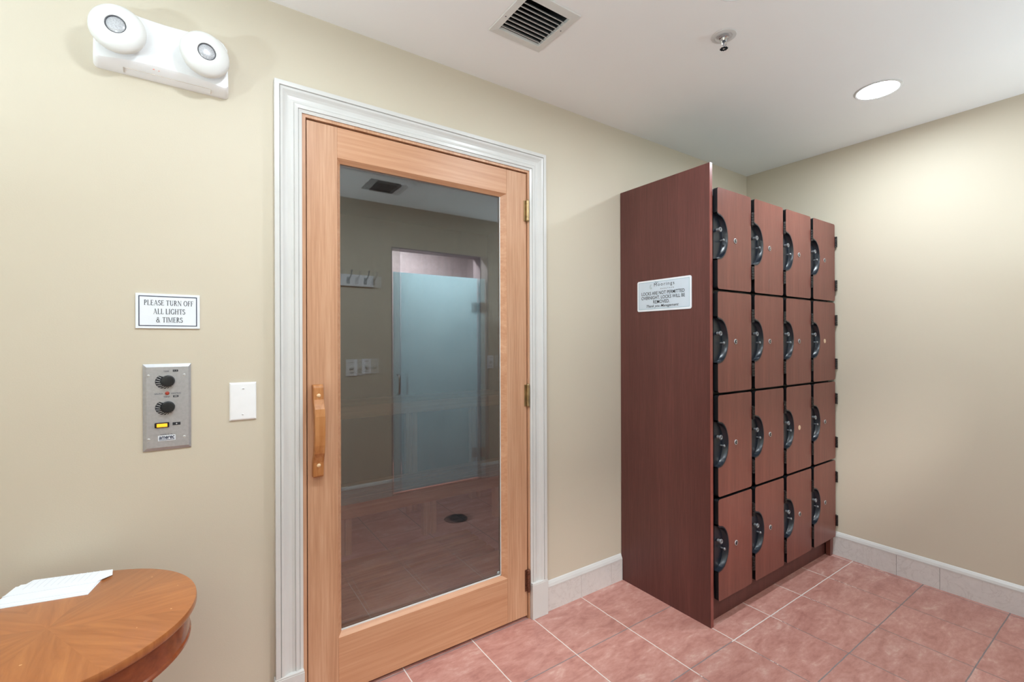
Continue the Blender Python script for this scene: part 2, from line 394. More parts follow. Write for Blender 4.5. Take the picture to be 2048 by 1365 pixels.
# marble baseboards: tiles with hairline joints and a sloped white cap
def base_run(name, p0, p1, joints, label, cap_end=False):
    """runs along one axis; p0,p1 = (x,y) on the wall plane, room side to the right-hand normal"""
    p0, p1 = Vector((*p0, 0)), Vector((*p1, 0)); d = (p1-p0).normalized(); nrm = Vector((d.y, -d.x, 0)); L = (p1-p0).length
    m = MB(); f = lambda a, b, t: tuple(p0 + d*t + nrm*a + Vector((0, 0, b)))
    cuts = [0]+joints+[L]
    for a, b in zip(cuts, cuts[1:]):
        m.prism([(0, .0), (.012, .0), (.012, .112), (0, .112)], f, a+.0006, b-.0006)
    m.prism([(0, .112), (.0135, .112), (.0135, .117), (.010, .128), (.004, .138), (0, .141)], f, 0, L, mi=1)
    if cap_end: m.prism([(0, 0), (.0135, 0), (.0135, .117), (.004, .138), (0, .141)], f, L, L+.004, mi=1)
    return struct(name, m, [M['marble'], M['trimwhite']], label, 'baseboard')
base_run('baseboard_back', (1.381, 0), (1.900, 0), [.225, .44], 'marble tile baseboard between the door casing and the lockers', True)
base_run('baseboard_right', (W, -.50), (W, YF), [.335, .515, .85, 1.15], 'marble tile baseboard along the right wall')
base_run('baseboard_left', (XL, 0), (.214, 0), [.3, .6, .9, 1.2], 'marble tile baseboard left of the door casing')
base_run('baseboard_front', (OX0-.004, YF), (XL, YF), [.3, .6, .9, 1.2, 1.5, 1.8], 'marble tile baseboard left of the shower opening, seen in the glass')
base_run('baseboard_corner', (W, YF), (OX1+.004, YF), [.3, .6], 'marble tile baseboard right of the shower opening, seen in the glass')

# door casing
prof = [(0,0),(0,.010),(.010,.0125),(.0115,.010),(.0125,.0145),(.024,.0155),(.0255,.011),(.028,.0125),(.036,.0105),(.046,.0115),(.054,.0155),(.062,.021),(.069,.0225),(.071,.0185),(.0725,.0245),(.087,.0245),(.087,0)]
IX0, IX1, IZ, PZ = .309, 1.290, 2.087, .166
m = MB()
m.loft([[(IX0-w, -d, PZ) for w, d in prof], [(IX0-w, -d, IZ+w) for w, d in prof], [(IX1+w, -d, IZ+w) for w, d in prof], [(IX1+w, -d, PZ) for w, d in prof]])
struct('trim_1', m, M['trimwhite'], 'white moulded casing around the wooden door', 'door casing')
for nm, a, b, lb in (('trim_2', IX0-.092, IX0+.001, 'white plinth block at the foot of the left door casing'), ('trim_3', IX1-.001, IX1+.0905, 'white plinth block at the foot of the right door casing')):
    m = MB(); m.box(a, b, -.0265, 0, 0, PZ-.006, .0015); m.box(a+.001, b-.001, -.0255, 0, PZ-.0065, PZ, .002)
    struct(nm, m, M['trimwhite'], lb, 'plinth block')
# wooden jamb
m = MB()
m.box(.2995, .3215, -.006, .115, 0, 2.0765); m.box(1.2805, 1.2985, -.006, .115, 0, 2.0765); m.box(.2995, 1.2985, -.006, .115, 2.0765, 2.0925)
m.box(.3215, .334, .050, .075, 0, 2.0765); m.box(1.268, 1.2805, .050, .075, 0, 2.0765); m.box(.334, 1.268, .050, .075, 2.064, 2.0765)
struct('trim_4', m, M['fir_v'], 'wooden jamb lining the sauna doorway', 'door jamb')

# ------------------------------------------------------------------ sauna door
D0, D1, DZ0, DZ1 = .3255, 1.2765, .015, 2.0715
ST0, ST1, RT, RB = .429, 1.1665, 1.9605, .2185
DT = .045
door = thing('door_1', (D1, 0, 0), 'wooden door with one large glass pane and a wooden pull', 'door'); tag(door, kind='structure')
m = MB(); m.box(D0, ST0, 0, DT, DZ0, DZ1, .0015); m.build('stile', M['fir_v'], door)
m = MB(); m.box(ST1, D1, 0, DT, DZ0, DZ1, .0015); m.build('stile', M['fir_v'], door)
m = MB(); m.box(ST0, ST1, .0006, DT, RT, DZ1, .001); m.build('rail', M['fir_h'], door)
m = MB(); m.box(ST0, ST1, .0006, DT, DZ0, RB, .001); m.build('rail', M['fir_h'], door)
GX0, GX1, GZ0, GZ1 = ST0+.0135, ST1-.0245, RB+.0145, RT-.0145
m = MB()
for yo, yi in ((.0012, .0165), (DT-.0012, DT-.010)):
    O = [(ST0, yo, RB), (ST1, yo, RB), (ST1, yo, RT), (ST0, yo, RT)]; I = [(GX0, yi, GZ0), (GX1, yi, GZ0), (GX1, yi, GZ1), (GX0, yi, GZ1)]
    m.loft([O, I], True, False)
m.build('glazing_bead', M['fir_h'], door)
m = MB()
for (a, b, c, d) in ((GX1-.0030, GX1, GZ0, GZ1), (GX0, GX1, GZ0, GZ0+.005)):
    m.box(a, b, .0160, .0195, c, d)
tag(m.build('sealant', M['plastic'], door), 'white sealant line around the glass')
m = MB(); m.box(GX0, GX1, .0185, .0225, GZ0, GZ1); m.build('glass_pane', M['glass'], door)
m = MB(); m.box(-(GX1-GX0)/2, (GX1-GX0)/2, -.002, .002, GZ0, GZ1)
gp = m.build('glass_pane', M['glass'], door, loc=(0, 0, 0)); gp.location = Vector(((GX0+GX1)/2, .0320, 0))-Vector(door.location); gp.rotation_euler.z = math.radians(-1.0)
# small etched mark in the lower right of the glass
m = MB(); m.flat([[(GX1-.022, GZ0+.010), (GX1-.006, GZ0+.010), (GX1-.006, GZ0+.0125), (GX1-.022, GZ0+.0125)], [(GX1-.02, GZ0+.015), (GX1-.008, GZ0+.015), (GX1-.008, GZ0+.022), (GX1-.02, GZ0+.022)]], lambda a, b: (a, .0182, b))
m.build('etched_mark', M['shell'], door)
# pull handle
outp = [(.819,.0),(.819,.020),(.824,.024),(.846,.026),(.872,.029),(.890,.036),(.906,.045),(.935,.052),(.97,.055),(1.005,.056),(1.035,.055),(1.060,.050),(1.076,.040),(1.092,.032),(1.118,.029),(1.134,.027),(1.143,.020),(1.143,.0)]
inp = [(1.098,.0),(1.080,.010),(1.060,.022),(1.030,.030),(.985,.032),(.940,.030),(.905,.020),(.888,.010),(.872,.0)]
m = MB(); m.prism([(-d, z) for z, d in outp+inp], YZ, .3395, .3745)
hd = m.build('pull_handle', M['fir_dark'], door); tag(hd, 'darker worn wooden pull handle')
bv = hd.modifiers.new('bevel', 'BEVEL'); bv.width = .003; bv.segments = 2; bv.limit_method = 'ANGLE'
for z, d in ((1.106, .0305), (.862, .0278)):
    m = MB(); m.lathe([(.0001, .0045), (.004, .0036), (.0066, .0016), (.0068, -.004), (.0001, -.004)], at(.357, -d, z), 16, False); m.smooth = True
    m.build('dowel_plug', M['fir_plug'], hd)
# hinges
for z0, z1, mt in ((1.845, 1.952, 'bronze'), (.985, 1.097, 'bronze'), (.125, .236, 'rust')):
    m = MB(); L = z1-z0
    m.lathe([(.0001, 0), (.005, .002), (.006, .006), (.0078, .008), (.0078, L*.2), (.0068, L*.205), (.0068, L*.215), (.0078, L*.22), (.0078, L*.78), (.0068, L*.785), (.0068, L*.795), (.0078, L*.8), (.0078, L-.008), (.006, L-.006), (.005, L-.002), (.0001, L)], at(1.2775, -.0095, z0, Matrix()), 20, False)
    m.smooth = True
    h = m.build('hinge', M[mt], door)
    m = MB(); m.box(1.262, 1.2795, -.0035, -.0005, z0+.006, z1-.006, .0006); m.build('hinge_leaf', M[mt], h)
    if mt == 'rust': tag(h, 'rusty lowest hinge')

# ------------------------------------------------------------------ sauna interior beyond the glass
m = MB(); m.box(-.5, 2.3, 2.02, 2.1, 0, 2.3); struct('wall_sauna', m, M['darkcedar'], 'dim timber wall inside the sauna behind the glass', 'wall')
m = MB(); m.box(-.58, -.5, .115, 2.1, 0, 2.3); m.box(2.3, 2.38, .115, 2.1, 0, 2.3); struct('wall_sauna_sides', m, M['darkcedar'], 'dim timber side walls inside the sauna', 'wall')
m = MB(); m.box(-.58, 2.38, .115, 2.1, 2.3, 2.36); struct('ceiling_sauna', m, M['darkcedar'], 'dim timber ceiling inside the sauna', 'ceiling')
def bench(y0, y1, z, legs, z_leg, label):
    b = thing('sauna_bench', (.9, (y0+y1)/2, z_leg), label, 'bench')
    m = MB(); n = 5; w = (y1-y0-.03)/n
    for i in range(n): m.box(-.48, 2.28, y0+.03+i*w, y0+.03+(i+1)*w-.012, z-.022, z, .003)
    m.build('seat', M['cedar'], b)
    m = MB(); m.box(-.48, 2.28, y0, y0+.026, z-.085, z, .003); m.build('front_rail', M['cedar'], b)
    for x in legs:
        m = MB(); m.box(x-.045, x-.008, y0+.03, y0+.075, z_leg, z-.022); m.box(x+.008, x+.045, y0+.03, y0+.075, z_leg, z-.022); m.box(x-.03, x+.03, y0+.045, y0+.06, z_leg, z-.05)
        m.build('leg', M['fir_v'], b)
bench(1.10, 1.55, .315, (.74, 1.30, 1.86), 0, 'low slatted timber bench on the sauna floor behind the glass')
bench(1.56, 2.00, .84, (.80, 1.36, 1.92), 0, 'high slatted timber bench at the sauna back behind the glass')
m = MB()
for i in range(9): m.box(.2, 1.5, .16+i*.095, .16+i*.095+.07, .018, .036, .003)
for x in (.3, .85, 1.4): m.box(x-.02, x+.02, .16, .99, 0, .018)
tag(m.build('duckboard', M['cedar']), 'slatted timber duckboard on the sauna floor behind the glass', 'floor mat')

# ------------------------------------------------------------------ lockers
LX0 = 1.908
lock = thing('locker_cabinet', (2.55, -.27, 0), 'mahogany coloured locker bank with sixteen doors against the back wall', 'lockers')
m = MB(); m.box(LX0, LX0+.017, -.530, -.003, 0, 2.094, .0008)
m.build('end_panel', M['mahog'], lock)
m = MB(); m.box(LX0-.0012, LX0+.0182, -.5318, -.5302, .001, 2.0945); m.build('edge_band', M['edge'], lock)
m = MB(); m.box(1.927, 3.176, -.506, -.003, .118, 1.992, .002); m.build('carcass', M['black'], lock)
m = MB(); m.box(1.928, 3.172, -.499, -.482, 0, .118); m.build('toe_kick', M['mahog'], lock)
m = MB(); m.prism([(3.138, .0), (3.165, .0), (3.172, .03), (3.177, .127), (3.138, .127)], XZ, -.530, -.506); m.build('scribe_filler', M['mahog_door'], lock)
DW, DH, PX, PZ_ = .2825, .4585, .3135, .4697
NZ0, NZ1, ND = .130, .346, .083
def door_outline():
    r = .012; P = []
    for cx, cz, a in ((DW-r, r, -PI/2), (DW-r, DH-r, 0), (r, DH-r, PI/2)):
        P += [(cx+r*math.cos(a+PI/2*i/4), cz+r*math.sin(a+PI/2*i/4)) for i in range(5)]
    notch = notch_curve()
    P += notch
    P += [(r+r*math.cos(PI+PI/2*i/4), r+r*math.sin(PI+PI/2*i/4)) for i in range(5)]
    return P
def notch_curve(inset=0):
    P = [(0, NZ1)]; ctr = (NZ0+NZ1)/2-.002
    f = .016
    # fillet then half ellipse
    n = 22
    for i in range(n+1):
        a = PI/2-PI*i/n
        x = (ND-inset-.010)*math.cos(a)+.010; z = ctr+(NZ1-NZ0)/2*.95*math.sin(a)
        P.append((x, z))
    P.append((0, NZ0))
    return P
def make_door():
    d0 = Vector((1.9405, -.548, .1175+3*PZ_))
    m = MB(); m.prism(door_outline(), lambda a, b, d: (d0.x+a, d0.y+d, d0.z+b), 0, .022, mi=0, side_mi=1, cap1=True)
    d = m.build('locker_door', [M['mahog_door'], M['black']], lock, loc=d0)
    # recessed cup
    m = MB(); nc = notch_curve(.0005)
    f = lambda p, y, k: (d0.x+p[0]*k+(-.004 if p[0] < .001 else 0), d0.y+y, d0.z+(NZ0+NZ1)/2+(p[1]-(NZ0+NZ1)/2)*(1 if k > .99 else .94))
    rings = [[f(p, -.0012, 1) for p in nc], [f(p, -.0012, .95) for p in nc], [f(p, .012, .90) for p in nc], [f(p, .019, .80) for p in nc]]
    m.loft(rings, False, False)
    m.bm.faces.new([m.bm.verts.new(v) for v in rings[-1]])
    m.smooth = True; m.build('finger_pull', M['gloss'], d)
    # hasp eye and latch knob
    m = MB(); m.lathe([(.0045, .004), (.0045, .022), (.0055, .0235), (.0105, .0235), (.011, .022), (.011, .019), (.0075, .017), (.0075, .004)], at(d0.x+.018, d0.y+.019, d0.z+.268), 20, False); m.smooth = True
    m.build('hasp_eye', M['darksteel'], d)
    m = MB(); m.lathe([(.0035, 0), (.0035, .014), (.006, .0155), (.0065, .0185), (.0045, .021), (.0001, .0215)], at(d0.x+.050, d0.y+.019, d0.z+.225), 16, False); m.smooth = True
    m.build('latch_knob', M['darksteel'], d)
    for z in (.323, .062):
        m = MB()
        for k in range(5): m.lathe([(.0001, 0), (.0075, .0008), (.0075, .0117), (.0001, .0125)], at(d0.x+DW+.0090, d0.y-.0020, d0.z+z+k*.0128, Matrix()), 12, False)
        m.box(d0.x+DW+.002, d0.x+DW+.024, d0.y+.003, d0.y+.006, d0.z+z, d0.z+z+.064)
        m.smooth = True
        m.build('hinge', M['hingeblack'], d)
    return d
def add_lock(d, p0):
    m = MB(); m.lathe([(.0122, 0), (.0122, .0022), (.0112, .003), (.0085, .003), (.0082, .0016), (.0001, .0016)], at(p0.x+.143, p0.y, p0.z+.231), 24, False); m.smooth = True
    l = m.build('cam_lock', [M['steel']], d)
    m = MB(); m.lathe([(.0086, .0031), (.0084, .0033), (.0001, .0036)], at(p0.x+.143, p0.y, p0.z+.231), 20, False); m.build('keyway_plate', M['drain'], d)
    m = MB(); m.prism(rrect(p0.x+.1405, p0.x+.1455, p0.z+.2265, p0.z+.2355, .002), XZ, p0.y-.0050, p0.y-.0030); m.build('keyhole', M['chrome'], d)
def add_plug(d, p0):
    m = MB(); m.lathe([(.0125, 0), (.0125, .0012), (.0001, .0014)], at(p0.x+.143, p0.y, p0.z+.231), 20, False); tag(m.build('lock_hole_cover', M['plug'], d), 'pale bare patch where a lock is missing')
proto = make_door(); p0 = Vector((1.9405, -.548, .1175+3*PZ_))
rowname = ('top', 'second', 'third', 'bottom'); colname = ('left', 'second', 'third', 'right')
doors = {}
for r in range(4):
    for c in range(4):
        d = proto if (r, c) == (0, 0) else copy_tree(proto, lock)
        d.location = Vector((1.9405+c*PX, -.548, .1175+(3-r)*PZ_)) - Vector(lock.location)
        doors[r, c] = d
for k, d in doors.items():
    pw = Vector(WORLD(d))
    if k in ((1, 3), (2, 2)): add_plug(d, pw); tag(d, 'locker door missing its round lock')
    else: add_lock(d, pw)

# sign on the locker end panel
SX = LX0; sy0, sy1, sz0, sz1 = -.121, -.4385, 1.4425, 1.5985
sg = thing('notice_sign', (SX, (sy0+sy1)/2, sz0), 'pale blue notice about locks fixed to the locker end panel', 'sign')
SF = lambda a, b, d: (SX-d, sy0+(sy1-sy0)*a, sz1-(sz1-sz0)*b)
def rr_norm(x0, x1, y0, y1, rx, ry): return [(a, b) for a, b in [((p-0)*1, q) for p, q in [(x*1, y) for x, y in [(u, v) for u, v in __rr(x0, x1, y0, y1, rx, ry)]]]]
def __rr(x0, x1, y0, y1, rx, ry, n=5):
    P = []
    for cx, cy, a in ((x1-rx, y0+ry, -PI/2), (x1-rx, y1-ry, 0), (x0+rx, y1-ry, PI/2), (x0+rx, y0+ry, PI)):
        P += [(cx+rx*math.cos(a+PI/2*i/n), cy+ry*math.sin(a+PI/2*i/n)) for i in range(n+1)]
    return P
m = MB(); m.prism(__rr(0, 1, 0, 1, .03, .06), SF, 0, .003); m.build('sign_board', M['signwhite'], sg)
m = MB(); O = __rr(.03, .97, .055, .935, .006, .012); I = __rr(.037, .963, .069, .921, .004, .008)
m.loft([[SF(a, b, .0034) for a, b in O], [SF(a, b, .0034) for a, b in I]], True, False); m.build('border_line', M['signline'], sg)
m = MB(); m.prism(I, SF, .0030, .0033); m.build('sign_face', M['signblue'], sg)
m = MB(); f2 = lambda a, b: SF(a, b, .0037)
for body, x0, x1, t0, t1, kw in (
    ('Moorings', .335, .71, .105, .245, dict(space=1.25)), ('The', .345, .415, .068, .103, {}), ('MARATHON', .455, .70, .285, .322, dict(space=1.6)),
    ('LOCKS ARE NOT PERMITTED', .088, .888, .375, .482, dict(offset=.010)), ('OVERNIGHT. LOCKS WILL BE', .085, .893, .515, .622, dict(offset=.010)),
    ('REMOVED.', .318, .622, .655, .762, dict(offset=.010)), ('Thank you Management', .185, .785, .795, .905, dict(shear=.35, offset=.010))):
    m.flat(text_polys(body, x0, x1, t1, t0, **kw), f2)
m.build('lettering', M['inkblack'], sg)
m = MB(); m.flat([q for q in [[(.275+.028*ca*math.cos(a)*.9, .215+.075*ca*math.sin(a)) for ca in (1, .7)]+[(.275+.028*ca*math.cos(b)*.9, .215+.075*ca*math.sin(b)) for ca in (.7, 1)] for a, b in [(2*PI*i/20+.6, 2*PI*(i+1)/20+.6) for i in range(15)]]], f2)
m.flat([[(.262, .20), (.27, .19), (.286, .25), (.28, .262)]], f2); m.build('shell_emblem', M['shell'], sg)

# ------------------------------------------------------------------ wall fixtures on the door wall
# emergency light
el = thing('emergency_light', (-.07, 0, 2.07), 'white twin-head emergency light high on the wall left of the door', 'emergency light')
def el_ring(x0, x1, zb, zt, bow_b, bow_t, y, r, n=14, rt=.045):
    P = []
    for i in range(n+1):
        s = i/n; P.append((x0+r+(x1-x0-2*r)*s, y, zb+bow_b*(1-(2*s-1)**2)))
    for i in range(1, 4): a = -PI/2+PI/2*i/4; P.append((x1-r+r*math.cos(a), y, zb+r+r*math.sin(a)))
    for i in range(1, 4): a = PI/2*i/4; P.append((x1-rt+rt*math.cos(a), y, zt-rt+rt*math.sin(a)))
    for i in range(n+1):
        s = 1-i/n; P.append((x0+rt+(x1-x0-2*rt)*s, y, zt-bow_t*(1-(2*s-1)**2)))
    for i in range(1, 4): a = PI/2+PI/2*i/4; P.append((x0+rt+rt*math.cos(a), y, zt-rt+rt*math.sin(a)))
    for i in range(1, 4): a = PI+PI/2*i/4; P.append((x0+r+r*math.cos(a), y, zb+r+r*math.sin(a)))
    return P
m = MB()
m.loft([el_ring(-.232, .093, 2.071, 2.240, .0, .0, .001, .012), el_ring(-.232, .093, 2.071, 2.240, .0, .0, -.010, .012), el_ring(-.228, .0915, 2.078, 2.234, .011, .010, -.046, .013), el_ring(-.224, .090, 2.083, 2.229, .012, .012, -.0515, .013)])
m.smooth = True; M['housing'] = plain('housing_plastic', (240, 241, 243), .3, var=.01)
m.smooth = True; hs_ = m.build('housing', M['housing'], el, smooth=40)
m = MB()
m.box(-.165, .045, -.0305, -.030, 2.0770, 2.0780); m.box(-.165, -.1642, -.0305, -.012, 2.0706, 2.078); m.box(.0442, .045, -.0305, -.012, 2.0706, 2.078)
m.build('seam_line', M['seam'], el)
m = MB(); m.lathe([(.0028, 0), (.0022, .0015), (.0001, .0018)], at(-.095, -.042, 2.0875, AX_Y @ Matrix.Rotation(-.9, 4, 'X')), 10, False)
m.lathe([(.0018, 0), (.0001, .0012)], at(-.083, -.042, 2.0875, AX_Y), 8, False); m.build('indicator', M['reddot'], el)
for cx, cz, yaw, pit in ((-.170, 2.150, -.10, .02), (.029, 2.149, .16, .06)):
    rot = Matrix.Rotation(yaw, 4, 'Z') @ Matrix.Rotation(pit, 4, 'X') @ AX_Y
    A = at(cx, -.088, cz, rot)
    m = MB()
    pr = [(.0001, -.036), (.022, -.036), (.024, -.030), (.040, -.026), (.054, -.018), (.061, -.008), (.0635, .001), (.0615, .009), (.056, .0155), (.047, .021), (.037, .025), (.029, .027), (.0255, .0272), (.0235, .0262), (.0228, .022), (.0001, .022)]
    m.lathe(pr, A, 48, False); m.smooth = True; hd_ = m.build('lamp_head', M['plastic'], el, smooth=50)
    m = MB(); m.lathe([(.0226, .0222), (.0226, .0256), (.0215, .0252), (.0206, .0224)], A, 36, False); m.build('lens_ring', M['lensring'], hd_, smooth=60)
    m = MB(); m.lathe([(.0209, .0226), (.0195, .0238), (.013, .0252), (.006, .0258), (.0001, .026)], A, 30, False); m.smooth = True; ln = m.build('lens', M['lens'], hd_)

# PLEASE TURN OFF sign
px0, px1, pz0, pz1 = -.1415, .0145, 1.335, 1.4385
ps = thing('wall_sign', ((px0+px1)/2, 0, pz0), 'small white sign asking to turn off lights and timers', 'sign')
m = MB(); m.box(px0, px1, -.0045, -.0003, pz0, pz1, .0006); m.build('sign_board', M['signwhite'], ps)
PF = lambda a, b, d=.0049: (px0+(px1-px0)*a, -d, pz1-(pz1-pz0)*b)
m = MB(); O = [(.045, .065), (.955, .065), (.955, .935), (.045, .935)]; I = [(.061, .09), (.939, .09), (.939, .910), (.061, .910)]
m.loft([[PF(*p) for p in O], [PF(*p) for p in I]], True, False); m.build('border_line', M['navy'], ps)
m = MB()
for body, x0, x1, t0, t1 in (('PLEASE TURN OFF', .125, .895, .185, .335), ('ALL LIGHTS', .265, .762, .430, .585), ('& TIMERS', .31, .722, .675, .825)):
    m.flat(serif_polys(body, x0, x1, t1, t0), lambda a, b: PF(a, b))
m.build('lettering', M['ink'], ps)

# sauna control
cx0, cx1, cz0, cz1 = -.1255, -.0085, .9705, 1.2285
sc_ = thing('sauna_control', ((cx0+cx1)/2, 0, cz0), 'steel sauna control panel with two black dials and amber switch', 'control panel')
m = MB(); rr4 = lambda x0, x1, z0, z1, y: [(x0, y, z0), (x1, y, z0), (x1, y, z1), (x0, y, z1)]
m.loft([rr4(cx0, cx1, cz0, cz1, -.0003), rr4(cx0, cx1, cz0, cz1, -.003), rr4(cx0+.009, cx1-.006, cz0+.009, cz1-.009, -.008)])
m.build('faceplate', M['steel'], sc_)
FY = -.0083
for zc in (1.1770, 1.0990):
    kx = -.0655
    m = MB()
    ox, oz, R = kx-.0075, zc-.001, .0235
    outer = [(ox+R*math.cos(math.radians(a))*1.0, oz+R*.93*math.sin(math.radians(a))) for a in range(125, 376, 10)]
    inner = [(kx+.0150*math.cos(math.radians(a)), zc+.0150*math.sin(math.radians(a))) for a in range(125, 376, 10)]
    P = [[outer[i], outer[i+1], inner[i+1], inner[i]] for i in range(len(outer)-1)]
    m.flat(P, lambda a, b: (a, FY, b)); dl = m.build('dial_scale', M['inkblack'], sc_)
    m = MB(); T = []
    for i in range(2, len(outer)-2, 2):
        a, b = Vector(inner[i]).lerp(Vector(outer[i]), .25), Vector(inner[max(i-1, 0)]).lerp(Vector(outer[i-1]), .92)
        T.append(_line(tuple(a), tuple(b), .0009))
    m.flat(T, lambda a, b: (a, FY-.0003, b)); m.build('scale_ticks', M['tick'], dl)
    m = MB(); m.lathe([(.0001, 0), (.0172, 0), (.0172, .003), (.0165, .0045), (.0158, .011), (.0145, .013), (.011, .0135), (.0001, .0128)], at(kx, FY, zc), 32, False); m.smooth = True
    kb = m.build('dial', M['black'], sc_)
    m = MB(); m.box(kx+.003, kx+.0042, FY-.0140, FY-.0125, zc-.003, zc+.013); m.build('pointer', M['gloss'], kb)
m = MB(); m.lathe([(.0055, 0), (.005, .002), (.003, .003), (.0001, .0032)], at(-.0672, FY, 1.1405), 16, False); m.smooth = True; m.build('pilot_light', M['red'], sc_)
m = MB(); m.prism(rrect(-.0975, -.0625, 1.0385, 1.0535, .002), XZ, FY, FY-.003); sw = m.build('rocker_switch', M['black'], sc_)
m = MB(); m.box(-.0925, -.067, FY-.0046, FY-.0025, 1.0405, 1.0505, .0008); tag(m.build('rocker_lens', M['amber'], sw), 'glowing amber rocker')
m = MB()
for a, b, c, d in ((-.0535, -.0405, 1.2045, 1.2105), (-.053, -.0400, 1.1275, 1.1330), (-.0545, -.0350, 1.0430, 1.0515)): m.box(a, b, FY-.0004, FY, c, d)
bb = m.build('legend_box', M['inkblack'], sc_)
m = MB()
for body, a, b, c, d in (('1 - 1', -.0505, -.0435, 1.2058, 1.2092), ('ON', -.0500, -.043, 1.1288, 1.1318), ('+', -.0470, -.0420, 1.0448, 1.0495)): m.flat(text_polys(body, a, b, c, d, offset=.01), lambda p, q: (p, FY-.0006, q))
m.build('legend', M['tick'], bb)
m = MB()
for body, a, b, c, d in (('TIME', -.0765, -.0625, 1.2045, 1.2085), ('SAUNA', -.0975, -.0775, 1.1375, 1.1415), ('HEATING', -.0575, -.0335, 1.1375, 1.1415), ('TEMP', -.0765, -.0605, 1.1275, 1.1320), ('MODEL SC 60', -.084, -.0550, 1.0160, 1.0190)):
    m.flat(text_polys(body, a, b, c, d), lambda p, q: (p, FY-.0003, q))
m.build('lettering', M['navy'], sc_)
m = MB(); m.box(-.0895, -.0475, FY-.0008, FY, .9985, 1.0145); npb = m.build('nameplate', M['signwhite'], sc_)
m = MB(); m.flat(text_polys('amerec', -.0875, -.0495, 1.0035, 1.0125, shear=.2, offset=.03)+[[(-.0875, 1.0005), (-.0495, 1.0005), (-.0495, 1.0022), (-.0875, 1.0022)]], lambda p, q: (p, FY-.0011, q)); m.build('lettering', M['navy'], npb)
def screw(x, y, z, r, mat, par):
    m = MB(); m.lathe([(r, 0), (r*.9, r*.35), (r*.5, r*.55), (.0001, r*.6)], at(x, y, z), 14, False); m.smooth = True
    s_ = m.build('screw', mat, par)
    m = MB(); m.box(x-r*.7, x+r*.7, y-r*.66, y-r*.5, z-r*.1, z+r*.1); m.build('screw_slot', M['lensring'], s_)
for x in (-.1115, -.0255):
    for z in (1.0060, 1.1945): screw(x, FY, z, .0036, M['trimwhite'], sc_)

# blank wall plate
wx0, wx1, wz0, wz1 = .0925, .1685, 1.0395, 1.1620
wp = thing('wall_plate', ((wx0+wx1)/2, 0, wz0), 'blank white wall plate between the sauna control and the door', 'wall plate')
m = MB(); m.loft([rr4(wx0, wx1, wz0, wz1, -.0003), rr4(wx0, wx1, wz0, wz1, -.002), rr4(wx0+.003, wx1-.003, wz0+.003, wz1-.003, -.0055), rr4(wx0+.006, wx1-.006, wz0+.006, wz1-.006, -.0062)])
m.build('plate', M['plate'], wp); screw(.131, -.0062, 1.1425, .0034, M['plate'], wp); screw(.1295, -.0062, 1.0585, .0030, M['plate'], wp)

# ------------------------------------------------------------------ ceiling fixtures
vt = thing('ceiling_vent', (1.010, -.414, H), 'white louvred ceiling vent above the door', 'vent', 'louvred ceiling vents')
m = MB(); xo = (.893, 1.128); yo = (-.537, -.291)
m.loft([[(xo[0], yo[0], H-.0005), (xo[1], yo[0], H-.0005), (xo[1], yo[1], H-.0005), (xo[0], yo[1], H-.0005)],
        [(xo[0]+.002, yo[0]+.002, H-.005), (xo[1]-.002, yo[0]+.002, H-.005), (xo[1]-.002, yo[1]-.002, H-.005), (xo[0]+.002, yo[1]-.002, H-.005)],
        [(VX[0], VY[0], H-.007), (VX[1], VY[0], H-.007), (VX[1], VY[1], H-.007), (VX[0], VY[1], H-.007)],
        [(VX[0]+.001, VY[0]+.001, H+.012), (VX[1]-.001, VY[0]+.001, H+.012), (VX[1]-.001, VY[1]-.001, H+.012), (VX[0]+.001, VY[1]-.001, H+.012)]], True, False)
m.build('frame', M['ventwhite'], vt)
for i in range(8):
    y = VY[1]-.0185-i*.0198; m = MB()
    m.prism([(y-.0014, H-.0065), (y+.0012, H-.0065), (y+.0190, H+.015), (y+.0175, H+.015)], YZ, VX[0]+.0012, VX[1]-.0012); m.build('louvre', M['ventwhite'], vt)
m = MB(); a = .001
m.loft([[(VX[0]+a, VY[0]+a, H+.004), (VX[1]-a, VY[0]+a, H+.004), (VX[1]-a, VY[1]-a, H+.004), (VX[0]+a, VY[1]-a, H+.004)], [(VX[0]+a, VY[0]+a, H+.14), (VX[1]-a, VY[0]+a, H+.14), (VX[1]-a, VY[1]-a, H+.14), (VX[0]+a, VY[1]-a, H+.14)]], True, False)
m.flat([[(VX[0]+a, VY[0]+a), (VX[1]-a, VY[0]+a), (VX[1]-a, VY[1]-a), (VX[0]+a, VY[1]-a)]], lambda p, q: (p, q, H+.14))
m.build('duct', M['dark'], vt)
for x, y in ((.905, -.39), (1.114, -.44)): 
    m = MB(); m.lathe([(.003, 0), (.002, .0012), (.0001, .0014)], at(x, y, H-.0058, Matrix.Rotation(PI, 4, 'X')), 10, False); m.build('screw', M['lensring'], vt)
v2 = copy_tree(vt); v2.location = Vector(vt.location)+Vector((V2[0], V2[1], 0)); tag(v2, 'dusty ceiling vent seen only as a reflection at the top of the door glass')
del v2['group']; del vt['group']
M['dusty'] = plain('dusty_vent_metal', (112, 106, 104), .7, var=.2)
seen = {}
for ch in v2.children:
    if ch.name.startswith(('louvre', 'frame')):
        if ch.data.name not in seen:
            seen[ch.data.name] = ch.data.copy(); seen[ch.data.name].materials[0] = M['dusty']
        ch.data = seen[ch.data.name]

